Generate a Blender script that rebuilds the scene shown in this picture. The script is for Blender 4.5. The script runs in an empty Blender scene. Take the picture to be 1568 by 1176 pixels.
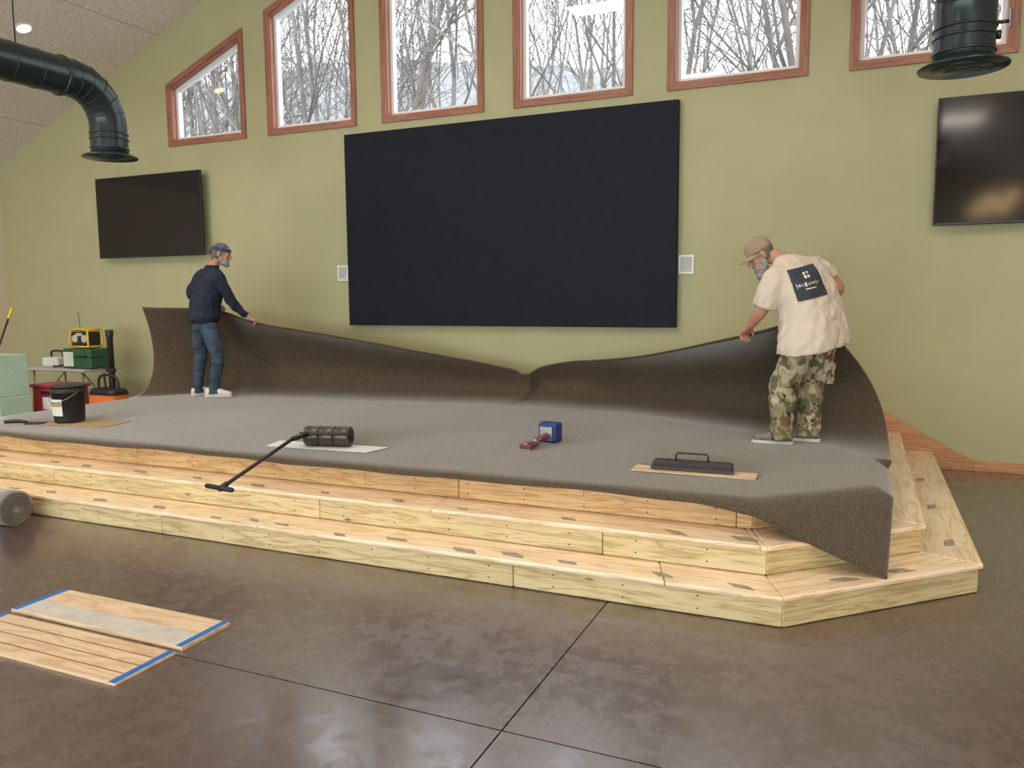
import bpy, bmesh, math, random, bisect
from mathutils import Vector, Matrix, noise
random.seed(7)
V=Vector
scene=bpy.context.scene
scene.view_settings.view_transform='Standard'

# ------------------------------------------------------------------ helpers
def link(ob,parent=None):
    scene.collection.objects.link(ob)
    if parent: ob.parent=parent
    return ob
def empty(name,loc=(0,0,0),rotz=0):
    e=bpy.data.objects.new(name,None); e.location=loc; e.rotation_euler=(0,0,rotz); e.empty_display_size=.1
    return link(e)
def mk(name,bm,mats,parent=None,smooth=False,loc=None,rot=None):
    bmesh.ops.recalc_face_normals(bm,faces=bm.faces[:])
    me=bpy.data.meshes.new(name); bm.to_mesh(me); bm.free()
    for m in (mats if isinstance(mats,(list,tuple)) else [mats]): me.materials.append(m)
    if smooth:
        for p in me.polygons: p.use_smooth=True
    ob=bpy.data.objects.new(name,me)
    if loc: ob.location=loc
    if rot: ob.rotation_euler=rot
    return link(ob,parent)
def bevel(ob,w=.004,seg=2):
    m=ob.modifiers.new('bev','BEVEL'); m.width=w; m.segments=seg; m.limit_method='ANGLE'; m.angle_limit=math.radians(40); return ob
def prism(bm,pts,vec,mi=0,uvd=None,seed=None):
    vec=V(vec); a=[bm.verts.new(V(p)) for p in pts]; b=[bm.verts.new(V(p)+vec) for p in pts]
    fs=[bm.faces.new(a[::-1]),bm.faces.new(b)]
    n=len(a)
    for i in range(n): fs.append(bm.faces.new((a[i],a[(i+1)%n],b[(i+1)%n],b[i])))
    uv=bm.loops.layers.uv.verify()
    r=random.random()*40 if seed is None else seed
    d=V(uvd).normalized() if uvd else None
    for f in fs:
        f.material_index=mi
        for l in f.loops:
            p=l.vert.co
            if d is not None:
                h=V((-d.y,d.x,0)); l[uv].uv=(p.dot(d)+r, p.dot(h)+p.z+r*1.7)
            else: l[uv].uv=(p.x+r,p.y+p.z+r)
    return fs
def boxb(bm,c,s,mi=0,uvd=None,rz=0):
    c=V(c); hx,hy,hz=s[0]/2,s[1]/2,s[2]/2
    R=Matrix.Rotation(rz,3,'Z')
    pts=[c+R@V((x,y,-hz)) for x,y in((-hx,-hy),(hx,-hy),(hx,hy),(-hx,hy))]
    return prism(bm,pts,(0,0,s[2]),mi,uvd)
def ring(c,a,b,n=16,p=2.):
    c=V(c);a=V(a);b=V(b);o=[]
    for i in range(n):
        t=2*math.pi*i/n; ct,st=math.cos(t),math.sin(t)
        o.append(c+a*(math.copysign(abs(ct)**(2/p),ct))+b*(math.copysign(abs(st)**(2/p),st)))
    return o
def loft(bm,rings,mi=0,cap=True):
    vs=[[bm.verts.new(p) for p in r] for r in rings]; n=len(vs[0])
    for k in range(len(vs)-1):
        for i in range(n):
            f=bm.faces.new((vs[k][i],vs[k][(i+1)%n],vs[k+1][(i+1)%n],vs[k+1][i])); f.material_index=mi; f.smooth=True
    if cap:
        for r in (vs[0][::-1],vs[-1]):
            f=bm.faces.new(r); f.material_index=mi
    return vs
def crom(p0,p1,p2,p3,t):
    return .5*((2*p1)+(-p0+p2)*t+(2*p0-5*p1+4*p2-p3)*t*t+(-p0+3*p1-3*p2+p3)*t**3)
def spline(pts,sub):
    o=[];n=len(pts)
    for i in range(n-1):
        a=pts[max(0,i-1)];b=pts[i];c=pts[i+1];d=pts[min(n-1,i+2)]
        for k in range(sub): o.append(crom(a,b,c,d,k/sub))
    o.append(pts[-1]); return o
def tube(bm,pts,rads,n=12,mi=0,sub=4,rnd=False,up=None):
    pts=[V(p) for p in pts]
    if not isinstance(rads,(list,tuple)): rads=[rads]*len(pts)
    rr=[V((r,r,0)) if not isinstance(r,(tuple,list)) else V((r[0],r[1],0)) for r in rads]
    if sub>1: P=spline(pts,sub); R=spline(rr,sub)
    else: P=pts;R=rr
    T=[(P[min(i+1,len(P)-1)]-P[max(i-1,0)]).normalized() for i in range(len(P))]
    u=V(up) if up else (V((0,0,1)) if abs(T[0].z)<.9 else V((1,0,0)))
    u=(u-T[0]*u.dot(T[0])).normalized(); rings=[]
    if rnd:
        for s,q in ((.95,.35),(.6,.8)): 
            v=T[0].cross(u); rings.append(ring(P[0]-T[0]*R[0].x*s,v*R[0].x*q,u*R[0].y*q,n))
    for i,p in enumerate(P):
        u=(u-T[i]*u.dot(T[i])).normalized(); v=T[i].cross(u)
        rings.append(ring(p,v*R[i].x,u*R[i].y,n))
    if rnd:
        for s,q in ((.6,.8),(.95,.35)):
            rings.append(ring(P[-1]+T[-1]*R[-1].x*s,v*R[-1].x*q,u*R[-1].y*q,n))
    loft(bm,rings,mi)
def ell(bm,c,r,M=None,n=16,m=10,mi=0):
    c=V(c); rings=[]
    for j in range(1,m):
        t=math.pi*j/m; z=-math.cos(t); s=math.sin(t)
        rg=[c+V((r[0]*s*math.cos(2*math.pi*i/n),r[1]*s*math.sin(2*math.pi*i/n),r[2]*z)) for i in range(n)]
        rings.append([M@p for p in rg] if M else rg)
    loft(bm,rings,mi)
def cyl(bm,a,b,r,n=20,mi=0):
    tube(bm,[a,b],r,n,mi,sub=1)

# ------------------------------------------------------------------ materials
def nodes(name):
    m=bpy.data.materials.new(name); m.use_nodes=True; nt=m.node_tree
    return m,nt,nt.nodes['Principled BSDF'],(lambda t:nt.nodes.new(t)),(lambda a,b:nt.links.new(a,b))
def ramp(nt,stops,interp='LINEAR'):
    r=nt.nodes.new('ShaderNodeValToRGB'); r.color_ramp.interpolation=interp
    e=r.color_ramp.elements
    while len(e)<len(stops): e.new(.5)
    for i,(p,c) in enumerate(stops):
        e[i].position=p; e[i].color=(*c,1) if len(c)==3 else c
    return r
def mat(name,col,rough=.5,metal=0,var=.12,scale=8,bump=0,bscale=60,coat=0,sheen=0,spec=.5):
    m,nt,b,N,L=nodes(name)
    tc=N('ShaderNodeTexCoord'); no=N('ShaderNodeTexNoise'); no.inputs['Scale'].default_value=scale; no.inputs['Detail'].default_value=5
    L(tc.outputs['Object'],no.inputs['Vector'])
    r=ramp(nt,[(.3,tuple(c*(1-var) for c in col)),(.7,tuple(min(1,c*(1+var)) for c in col))])
    L(no.outputs['Fac'],r.inputs[0]); L(r.outputs[0],b.inputs['Base Color'])
    b.inputs['Roughness'].default_value=rough; b.inputs['Metallic'].default_value=metal
    b.inputs['Coat Weight'].default_value=coat; b.inputs['Sheen Weight'].default_value=sheen
    b.inputs['Specular IOR Level'].default_value=spec
    if bump:
        n2=N('ShaderNodeTexNoise'); n2.inputs['Scale'].default_value=bscale; n2.inputs['Detail'].default_value=4
        bp=N('ShaderNodeBump'); bp.inputs['Strength'].default_value=bump; bp.inputs['Distance'].default_value=.01
        L(tc.outputs['Object'],n2.inputs['Vector']); L(n2.outputs['Fac'],bp.inputs['Height']); L(bp.outputs[0],b.inputs['Normal'])
    return m
def wood(name,c1,c2,c3,knot=True,rough=.45,across=13,coat=0):
    m,nt,b,N,L=nodes(name)
    uv=N('ShaderNodeUVMap'); mp=N('ShaderNodeMapping'); mp.inputs['Scale'].default_value=(1.1,across,1)
    L(uv.outputs[0],mp.inputs[0])
    n1=N('ShaderNodeTexNoise'); n1.inputs['Scale'].default_value=1.6; n1.inputs['Detail'].default_value=4; n1.inputs['Distortion'].default_value=.6
    L(mp.outputs[0],n1.inputs['Vector'])
    mu=N('ShaderNodeMath'); mu.operation='MULTIPLY'; mu.inputs[1].default_value=9; L(n1.outputs['Fac'],mu.inputs[0])
    fr=N('ShaderNodeMath'); fr.operation='PINGPONG'; fr.inputs[1].default_value=1; L(mu.outputs[0],fr.inputs[0])
    n2=N('ShaderNodeTexNoise'); n2.inputs['Scale'].default_value=14; n2.inputs['Detail'].default_value=5
    mp2=N('ShaderNodeMapping'); mp2.inputs['Scale'].default_value=(.6,9,1); L(uv.outputs[0],mp2.inputs[0]); L(mp2.outputs[0],n2.inputs['Vector'])
    mx=N('ShaderNodeMix'); mx.inputs[0].default_value=.4; L(fr.outputs[0],mx.inputs[2]); L(n2.outputs['Fac'],mx.inputs[3])
    r=ramp(nt,[(.12,c3),(.42,c2),(.8,c1)]); L(mx.outputs[0],r.inputs[0])
    n3=N('ShaderNodeTexNoise'); n3.inputs['Scale'].default_value=1.1; L(uv.outputs[0],n3.inputs['Vector'])
    hs=N('ShaderNodeHueSaturation'); mr=N('ShaderNodeMapRange'); mr.inputs[3].default_value=.8; mr.inputs[4].default_value=1.2
    L(n3.outputs['Fac'],mr.inputs[0]); L(mr.outputs[0],hs.inputs['Value']); L(r.outputs[0],hs.inputs['Color'])
    out=hs.outputs[0]
    if knot:
        mp3=N('ShaderNodeMapping'); mp3.inputs['Scale'].default_value=(2.0,6.0,1); L(uv.outputs[0],mp3.inputs[0])
        vo=N('ShaderNodeTexVoronoi'); vo.inputs['Scale'].default_value=1.0; L(mp3.outputs[0],vo.inputs['Vector'])
        kr=ramp(nt,[(.03,(1,1,1)),(.085,(0,0,0))]); L(vo.outputs['Distance'],kr.inputs[0])
        m2=N('ShaderNodeMix'); m2.data_type='RGBA'; L(kr.outputs[0],m2.inputs[0]); L(out,m2.inputs[6]); m2.inputs[7].default_value=(c3[0]*.5,c3[1]*.4,c3[2]*.3,1)
        out=m2.outputs[2]
    L(out,b.inputs['Base Color']); b.inputs['Roughness'].default_value=rough; b.inputs['Coat Weight'].default_value=coat; b.inputs['Coat Roughness'].default_value=.25
    bp=N('ShaderNodeBump'); bp.inputs['Strength'].default_value=.15; bp.inputs['Distance'].default_value=.003; L(mx.outputs[0],bp.inputs['Height']); L(bp.outputs[0],b.inputs['Normal'])
    return m
def emis(name,col,s):
    m,nt,b,N,L=nodes(name); b.inputs['Emission Color'].default_value=(*col,1); b.inputs['Emission Strength'].default_value=s; b.inputs['Base Color'].default_value=(*col,1); return m

M_wall=mat('wall_paint_sage',(.455,.44,.255),.75,var=.03,scale=2,bump=.08,bscale=180)
M_cream=mat('wall_paint_cream',(.68,.58,.42),.75,var=.03,scale=2)
M_riser=wood('treated_pine',(.74,.62,.36),(.65,.51,.26),(.42,.30,.13),True,.5)
M_tread=wood('pine_tread',(.97,.81,.61),(.91,.69,.45),(.70,.44,.22),False,.30,9,coat=.8)
M_ply=wood('plywood',(.78,.60,.41),(.72,.52,.33),(.55,.36,.21),False,.5,6)
M_trim=wood('cherry_trim',(.41,.18,.12),(.34,.135,.085),(.23,.08,.05),False,.4,20)
M_oak=wood('oak_base',(.60,.31,.14),(.52,.24,.09),(.34,.15,.06),False,.4,20)
M_vinyl=mat('white_vinyl',(.78,.8,.8),.35,var=.02)
M_black=mat('screen_black',(.012,.015,.024),.6,var=.1,spec=.15)
M_gloss=mat('tv_glass',(.008,.008,.010),.10,var=.05)
M_bez=mat('tv_bezel',(.012,.012,.014),.35,var=.05)
M_duct=mat('duct_paint',(.026,.040,.043),.28,metal=.35,var=.1,scale=5)
M_rubber=mat('black_plastic',(.015,.015,.016),.45,var=.1)
M_metal=mat('steel',(.45,.45,.45),.3,metal=.9,var=.08)
M_bronze=mat('roller_bronze',(.10,.08,.055),.35,metal=.5,var=.15,scale=20)
M_white=mat('white_board',(.75,.76,.72),.6,var=.04)
M_dark=mat('dark_void',(.02,.018,.015),.9)
M_blue=mat('blue_vinyl',(.012,.035,.17),.4,var=.1)
M_red=mat('red_paint',(.20,.025,.045),.4,var=.12)
M_crate=mat('crate_red',(.42,.03,.05),.4,var=.12)
M_yellow=mat('yellow_plastic',(.75,.5,.03),.45)
M_orange=mat('orange_fabric',(.65,.16,.03),.7,bump=.2)
M_green=mat('green_case',(.02,.11,.055),.45)
M_mint=mat('mint_carton',(.45,.64,.52),.8,var=.06)
M_carton=mat('carton_white',(.72,.74,.68),.8,var=.05)
M_teal=mat('teal_print',(.05,.35,.36),.8)
M_tape=mat('blue_tape',(.01,.16,.55),.6,var=.06)
M_grey=mat('table_grey',(.5,.5,.48),.6,var=.05)
M_card=mat('cardboard',(.42,.27,.15),.8,var=.08)

# ceiling
m,nt,b,N,L=nodes('acoustic_ceiling'); tc=N('ShaderNodeTexCoord'); no=N('ShaderNodeTexNoise'); no.inputs['Scale'].default_value=35; no.inputs['Detail'].default_value=6
L(tc.outputs['Object'],no.inputs['Vector']); r=ramp(nt,[(.35,(.66,.60,.53)),(.6,(.85,.79,.72))]); L(no.outputs['Fac'],r.inputs[0]); L(r.outputs[0],b.inputs['Base Color']); b.inputs['Roughness'].default_value=.9
bp=N('ShaderNodeBump'); bp.inputs['Strength'].default_value=.3; L(no.outputs['Fac'],bp.inputs['Height']); L(bp.outputs[0],b.inputs['Normal']); M_ceil=m
# floor
m,nt,b,N,L=nodes('stained_concrete'); tc=N('ShaderNodeTexCoord')
n1=N('ShaderNodeTexNoise'); n1.inputs['Scale'].default_value=.7; n1.inputs['Detail'].default_value=9; n1.inputs['Roughness'].default_value=.6; n1.inputs['Distortion'].default_value=.3
n2=N('ShaderNodeTexNoise'); n2.inputs['Scale'].default_value=9; n2.inputs['Detail'].default_value=9; n2.inputs['Roughness'].default_value=.7; n2.inputs['Distortion'].default_value=.5
for q in (n1,n2): L(tc.outputs['Object'],q.inputs['Vector'])
mx=N('ShaderNodeMix'); mx.inputs[0].default_value=.5; L(n1.outputs['Fac'],mx.inputs[2]); L(n2.outputs['Fac'],mx.inputs[3])
r=ramp(nt,[(.38,(.070,.038,.034)),(.50,(.088,.050,.044)),(.60,(.110,.068,.059)),(.70,(.155,.11,.10))]); L(mx.outputs[0],r.inputs[0]); L(r.outputs[0],b.inputs['Base Color'])
rr=ramp(nt,[(.38,(.12,)*3),(.62,(.40,)*3)]); L(mx.outputs[0],rr.inputs[0]); L(rr.outputs[0],b.inputs['Coat Roughness'])
b.inputs['Roughness'].default_value=.38
b.inputs['Coat Weight'].default_value=1.0; b.inputs['Coat IOR'].default_value=1.85
M_floor=m
# carpet
m,nt,b,N,L=nodes('carpet_pile'); tc=N('ShaderNodeTexCoord')
n1=N('ShaderNodeTexNoise'); n1.inputs['Scale'].default_value=130; n1.inputs['Detail'].default_value=3; n1.inputs['Roughness'].default_value=.7
n2=N('ShaderNodeTexNoise'); n2.inputs['Scale'].default_value=2.2; n2.inputs['Detail'].default_value=4
L(tc.outputs['Object'],n1.inputs['Vector']); L(tc.outputs['Object'],n2.inputs['Vector'])
r=ramp(nt,[(.34,(.046,.030,.017)),(.5,(.082,.058,.036)),(.66,(.16,.125,.090))]); L(n1.outputs['Fac'],r.inputs[0])
hs=N('ShaderNodeHueSaturation'); mr=N('ShaderNodeMapRange'); mr.inputs[3].default_value=.85; mr.inputs[4].default_value=1.15; L(n2.outputs['Fac'],mr.inputs[0]); L(mr.outputs[0],hs.inputs['Value']); L(r.outputs[0],hs.inputs['Color']); L(hs.outputs[0],b.inputs['Base Color'])
b.inputs['Roughness'].default_value=.85; b.inputs['Specular IOR Level'].default_value=.25
sr=ramp(nt,[(.34,(.55,)*3),(.60,(1.0,)*3)]); L(n1.outputs['Fac'],sr.inputs[0]); L(sr.outputs[0],b.inputs['Sheen Weight'])
b.inputs['Sheen Roughness'].default_value=.36; b.inputs['Sheen Tint'].default_value=(1,.97,.92,1)
bp=N('ShaderNodeBump'); bp.inputs['Strength'].default_value=.3; bp.inputs['Distance'].default_value=.003; L(n1.outputs['Fac'],bp.inputs['Height']); L(bp.outputs[0],b.inputs['Normal'])
M_carpet=m
M_back=mat('carpet_backing',(.10,.075,.05),.9,bump=.3)
# camo
m,nt,b,N,L=nodes('camo_cloth'); tc=N('ShaderNodeTexCoord')
prev=None
for i,(sc,th,c) in enumerate([(9,.5,(.30,.25,.14)),(11,.56,(.13,.14,.065)),(13,.6,(.15,.09,.05)),(15,.58,(.46,.40,.27)),(18,.67,(.03,.03,.022))]):
    no=N('ShaderNodeTexNoise'); no.inputs['Scale'].default_value=sc; no.inputs['Detail'].default_value=3
    mp=N('ShaderNodeMapping'); mp.inputs['Location'].default_value=(i*3.1,i*1.7,i*2.3); mp.inputs['Scale'].default_value=(1,1,.7)
    L(tc.outputs['Object'],mp.inputs[0]); L(mp.outputs[0],no.inputs['Vector'])
    if prev is None:
        prev=N('ShaderNodeRGB').outputs[0]; prev.default_value=(*c,1)
    else:
        g=N('ShaderNodeMath'); g.operation='GREATER_THAN'; g.inputs[1].default_value=th-.04; L(no.outputs['Fac'],g.inputs[0])
        x=N('ShaderNodeMix'); x.data_type='RGBA'; L(g.outputs[0],x.inputs[0]); L(prev,x.inputs[6]); x.inputs[7].default_value=(*c,1); prev=x.outputs[2]
L(prev,b.inputs['Base Color']); b.inputs['Roughness'].default_value=.85; M_camo=m
M_denim=mat('denim',(.040,.070,.11),.8,var=.4,scale=7,bump=.3,bscale=200)
M_navy=mat('navy_sweatshirt',(.011,.018,.038),.85,var=.2,bump=.2,bscale=200)
M_tee=mat('beige_tshirt',(.66,.57,.47),.85,var=.04,bump=.1,bscale=200)
M_skin=mat('skin',(.50,.25,.17),.5,var=.1,scale=20)
M_hair=mat('grey_hair',(.16,.145,.13),.7,var=.5,scale=60,bump=.8,bscale=150)
M_beard=mat('grey_beard',(.36,.33,.30),.8,var=.35,scale=60,bump=.8,bscale=150)
M_band=mat('bandana_blue',(.03,.07,.18),.8,var=.8,scale=40)
M_cap=mat('khaki_cap',(.34,.26,.17),.8,var=.15,bump=.3,bscale=200)
M_shoe=mat('white_shoe',(.72,.70,.66),.6,var=.06)
M_shoe2=mat('grey_shoe',(.20,.18,.16),.7,var=.4,scale=30)
M_sole=mat('shoe_sole',(.62,.6,.55),.6)
M_eye=mat('eye_white',(.8,.78,.75),.2,var=.02); M_iris=mat('iris',(.05,.03,.02),.2)
M_logo=mat('shirt_print',(.035,.045,.055),.8,var=.2,scale=40)

# ------------------------------------------------------------------ room shell
C=-3.92; XL,XR=-12.75,4.9; YF=-15.0
def zc(x): return 3.84+.425*((x+12.75) if x<C else (XR-x))
Wn=[(-9.05+1.772*i,-7.65+1.772*i) for i in range(6)]; ZB=3.84
def zt(x): xx=x if x<C else 2*C-x; return 4.69+.415*(xx+9.05)
tw=.075
bm=bmesh.new()
def wp(pts): prism(bm,[(x,0,z) for x,z in pts],(0,.2,0))
xs=XL-.2
ins=[(a+tw,b-tw) for a,b in Wn]
for i,(a,b_) in enumerate(ins):
    wp([(xs,0),(a,0),(a,zc(a)),(xs,zc(xs))] if not(xs<C<a) else [(xs,0),(a,0),(a,zc(a)),(C,zc(C)),(xs,zc(xs))])
    wp([(a,0),(b_,0),(b_,ZB+tw),(a,ZB+tw)])
    wp([(a,zt(a)-tw),(b_,zt(b_)-tw),(b_,zc(b_)),(a,zc(a))])
    xs=b_
wp([(xs,0),(XR+.2,0),(XR+.2,zc(XR+.2)),(xs,zc(xs))])
mk('wall_back',bm,M_wall)
bm=bmesh.new(); prism(bm,[(XL,YF,0),(XL,0,0),(XL,0,3.84),(XL,YF,3.84)],(-.2,0,0)); mk('wall_left',bm,M_cream)
bm=bmesh.new(); prism(bm,[(XR,YF,0),(XR,0,0),(XR,0,3.84),(XR,YF,3.84)],(.2,0,0)); mk('wall_right',bm,M_cream)
bm=bmesh.new()
def fp(pts): prism(bm,[(x,YF,z) for x,z in pts],(0,-.2,0))
fp([(XL,0),(XR,0),(XR,.4),(XL,.4)]); fp([(XL,2.9),(XR,2.9),(XR,3.84),(C,zc(C)),(XL,3.84)])
xx=[XL,-12.2,-9.0,-8.6,-5.4,-5.0,-2.4,-2.0,1.0,1.4,4.3,XR]
for k in range(0,12,2): fp([(xx[k],.4),(xx[k+1],.4),(xx[k+1],2.9),(xx[k],2.9)])
mk('wall_front',bm,M_wall)
bm=bmesh.new()
for x0,x1 in ((XL-.2,C),(C,XR+.2)):
    prism(bm,[(x0,YF-.2,zc(x0)),(x1,YF-.2,zc(x1)),(x1,.2,zc(x1)),(x0,.2,zc(x0))],(0,0,.15))
mk('ceiling',bm,M_ceil)
bm=bmesh.new()
for k in range(1,8):
    x=XL+k*1.2
    prism(bm,[(x,YF,zc(x)-.002),(x+.012,YF,zc(x+.012)-.002),(x+.012,0,zc(x+.012)-.002),(x,0,zc(x)-.002)],(0,0,.004))
for y in (-2.4,-4.8,-7.2,-9.6): prism(bm,[(XL,y,zc(XL)-.003),(C,y,zc(C)-.003),(C,y+.012,zc(C)-.003),(XL,y+.012,zc(XL)-.003)],(0,0,.004))
mk('trim_1',bm,mat('ceiling_seam',(.42,.37,.31),.9))
# floor slabs with saw-cut joints
bm=bmesh.new(); g=.0035
xj=[XL-.2,-6.8,-1.235,XR+.2]; yj=[YF-.2,-10.5,-5.93,.2]
for i in range(3):
    for j in range(3):
        boxb(bm,((xj[i]+xj[i+1])/2,(yj[j]+yj[j+1])/2,-.05),(xj[i+1]-xj[i]-2*g,yj[j+1]-yj[j]-2*g,.1))
prism(bm,[(XL-.2,YF-.2,-.13),(XR+.2,YF-.2,-.13),(XR+.2,.2,-.13),(XL-.2,.2,-.13)],(0,0,.10),1)
ob=mk('floor',bm,[M_floor,M_dark])
# windows
M_glass,nt,b,N,L=nodes('window_glass')
tr=N('ShaderNodeBsdfTransparent'); gl=N('ShaderNodeBsdfGlossy'); gl.inputs['Roughness'].default_value=.02; mx=N('ShaderNodeMixShader'); mx.inputs[0].default_value=.05
L(tr.outputs[0],mx.inputs[1]); L(gl.outputs[0],mx.inputs[2]); L(mx.outputs[0],nt.nodes['Material Output'].inputs[0])
def quad(x0,x1,i): return [(x0+i,ZB+i),(x1-i,ZB+i),(x1-i,zt(x1-i)-i*1.08),(x0+i,zt(x0+i)-i*1.08)]
def frame(bm,x0,x1,i0,i1,y0,y1,mi=0):
    A=quad(x0,x1,i0);B=quad(x0,x1,i1)
    for k in range(4):
        k2=(k+1)%4; pts=[A[k],A[k2],B[k2],B[k]]
        d=(A[k2][0]-A[k][0],0,A[k2][1]-A[k][1])
        fs=prism(bm,[(p[0],y0,p[1]) for p in pts],(0,y1-y0,0),mi,None)
        uv=bm.loops.layers.uv.verify(); dd=V(d).normalized(); hh=V((-dd.z,0,dd.x))
        for f in fs:
            for l in f.loops: l[uv].uv=(l.vert.co.dot(dd),l.vert.co.dot(hh)+l.vert.co.y)
for n,(x0,x1) in enumerate(Wn):
    e=empty('window_%d'%(n+1),((x0+x1)/2,0,ZB))
    bm=bmesh.new(); frame(bm,x0,x1,0,tw,-.025,-.001); frame(bm,x0,x1,tw-.002,tw+.014,-.008,.12)
    o=mk('casing',bm,M_trim,e); bevel(o,.004); o.location=(-e.location.x,0,-ZB)
    bm=bmesh.new(); frame(bm,x0,x1,tw+.012,tw+.058,.07,.15)
    o=mk('sash',bm,M_vinyl,e); bevel(o,.004); o.location=(-e.location.x,0,-ZB)
    bm=bmesh.new(); q=quad(x0,x1,tw+.055); prism(bm,[(p[0],.11,p[1]) for p in q],(0,.006,0))
    o=mk('glass_pane',bm,M_glass,e); o.location=(-e.location.x,0,-ZB)

bm=bmesh.new(); prism(bm,[(1.04,-.001,0),(XR,-.001,0),(XR,-.001,.10),(1.04,-.001,.10)],(0,-.018,0),0,(1,0,0)); bevel(mk('baseboard_right',bm,M_oak),.004)
bm=bmesh.new(); prism(bm,[(.0,-.001,0),(1.04,-.001,0),(1.04,-.001,.10),(.05,-.001,.64),(0,-.001,.66)],(0,-.02,0),0,(1,0,-.52)); bevel(mk('trim_2',bm,M_oak),.004)
bm=bmesh.new(); prism(bm,[(2*C-1.04,-.001,0),(XL,-.001,0),(XL,-.001,.10),(2*C-1.04,-.001,.10)],(0,-.018,0),0,(1,0,0)); bevel(mk('baseboard_left',bm,M_oak),.004)

# ------------------------------------------------------------------ stage
def outline(xr,yc,xc,yf):
    m=lambda x:2*C-x
    return [V((m(xr),-.03,0)),V((m(xr),yc,0)),V((m(xc),yf,0)),V((xc,yf,0)),V((xr,yc,0)),V((xr,-.03,0))]
O1=outline(.69,-3.57,-.30,-4.52);O2=outline(.40,-3.47,-.41,-4.245);O3=outline(.12,-3.37,-.52,-3.97)
def inset(O,d):
    return outline(O[4].x-d,O[4].y+d*.4,O[3].x-d*.4,O[3].y+d)
bm=bmesh.new()
joints=[[-6.9,-4.6,-1.81],[-6.1,-3.4,-1.35],[-5.45,-2.45,-.62]]
for lv,(O,nxt,z0) in enumerate(((O1,O2,0.),(O2,O3,.17),(O3,None,.34))):
    R=inset(O,.022); R2=inset(O,.06); z1=z0+.17-.028
    for k in range(5):
        a,b_,a2,b2=R[k],R[k+1],R2[k],R2[k+1]
        segs=[(0,1)]
        if k==2:
            L0=(b_-a).x; cuts=sorted((j-a.x)/L0 for j in joints[lv]); e=[0]+cuts+[1]; segs=list(zip(e[:-1],e[1:]))
        for s,t in segs:
            gp=.0012/ (b_-a).length
            s2=s+(gp if s>0 else 0); t2=t-(gp if t<1 else 0)
            pts=[a.lerp(b_,s2),a.lerp(b_,t2),a2.lerp(b2,t2),a2.lerp(b2,s2)]
            prism(bm,[p+V((0,0,z0+.002)) for p in pts],(0,0,z1-z0-.003),3 if lv==2 else 0,(b_-a))
    if nxt:
        In=inset(nxt,.05)
        for k in range(5):
            a,b_,a2,b2=O[k],O[k+1],In[k],In[k+1]
            segs=[(0,1)]
            if k==2:
                L0=(b_-a).x; cuts=sorted((j+.9-a.x)/L0 for j in joints[lv]); cuts=[c for c in cuts if c<1]; e=[0]+cuts+[1]; segs=list(zip(e[:-1],e[1:]))
            for s,t in segs:
                gp=.001/(b_-a).length; s2=s+gp; t2=t-gp
                pts=[a.lerp(b_,s2),a.lerp(b_,t2),a2.lerp(b2,t2),a2.lerp(b2,s2)]
                prism(bm,[p+V((0,0,z1)) for p in pts],(0,0,.028),1,(b_-a))
    else:
        prism(bm,[p+V((0,0,z1)) for p in O],(0,0,.028),2,(1,0,0))
M_ris2=wood('pine_riser',(.70,.47,.23),(.62,.39,.17),(.42,.23,.09),True,.5)
stage=mk('wooden_stage',bm,[M_riser,M_tread,M_ply,M_ris2]); bevel(stage,.009,3)
M_patch=mat('grey_patch',(.33,.27,.21),.5,var=.3,scale=30)  # irregular grey patches laid flat on the step treads
bm=bmesh.new()
def patch(x,y,z,w,h,rz=0):
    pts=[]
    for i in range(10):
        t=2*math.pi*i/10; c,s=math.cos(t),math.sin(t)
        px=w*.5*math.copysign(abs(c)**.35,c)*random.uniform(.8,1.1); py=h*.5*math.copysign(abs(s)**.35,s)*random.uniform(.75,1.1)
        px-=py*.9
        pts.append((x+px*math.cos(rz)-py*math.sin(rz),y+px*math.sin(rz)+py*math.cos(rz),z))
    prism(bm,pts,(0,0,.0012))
for x in (-7.0,-6.3,-5.9,-5.3,-4.7,-4.1,-3.8,-3.55,-3.05,-2.65,-2.15,-1.85,-1.5,-.95,-.52): patch(x,-4.45+random.uniform(-.03,.05),.1695,random.uniform(.08,.16),random.uniform(.04,.09))
for x in (-6.9,-6.2,-5.8,-5.2,-4.6,-4.0,-3.4,-2.8,-2.3,-1.6,-.93,-.55): patch(x,-4.16+random.uniform(-.03,.03),.3395,random.uniform(.08,.16),random.uniform(.04,.09))
for x,y,r in ((-.02,-4.12,.75),(.25,-3.86,.75),(.55,-3.2,1.57),(.52,-2.3,1.57),(.5,-1.4,1.57)): patch(x,y,.1695,.14,.07,r)
mk('tread_patches',bm,M_patch,stage)
bm=bmesh.new()
for z0,yy in ((0,-4.4985),(.17,-4.2235),(.34,-3.9485)):
    x=-7.3
    while x<-.45:
        for dz in (.04,.11): cyl(bm,(x,yy-.0008,z0+dz),(x,yy+.004,z0+dz),.0045,8)
        x+=.41
mk('screws',bm,M_dark,stage)

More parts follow.
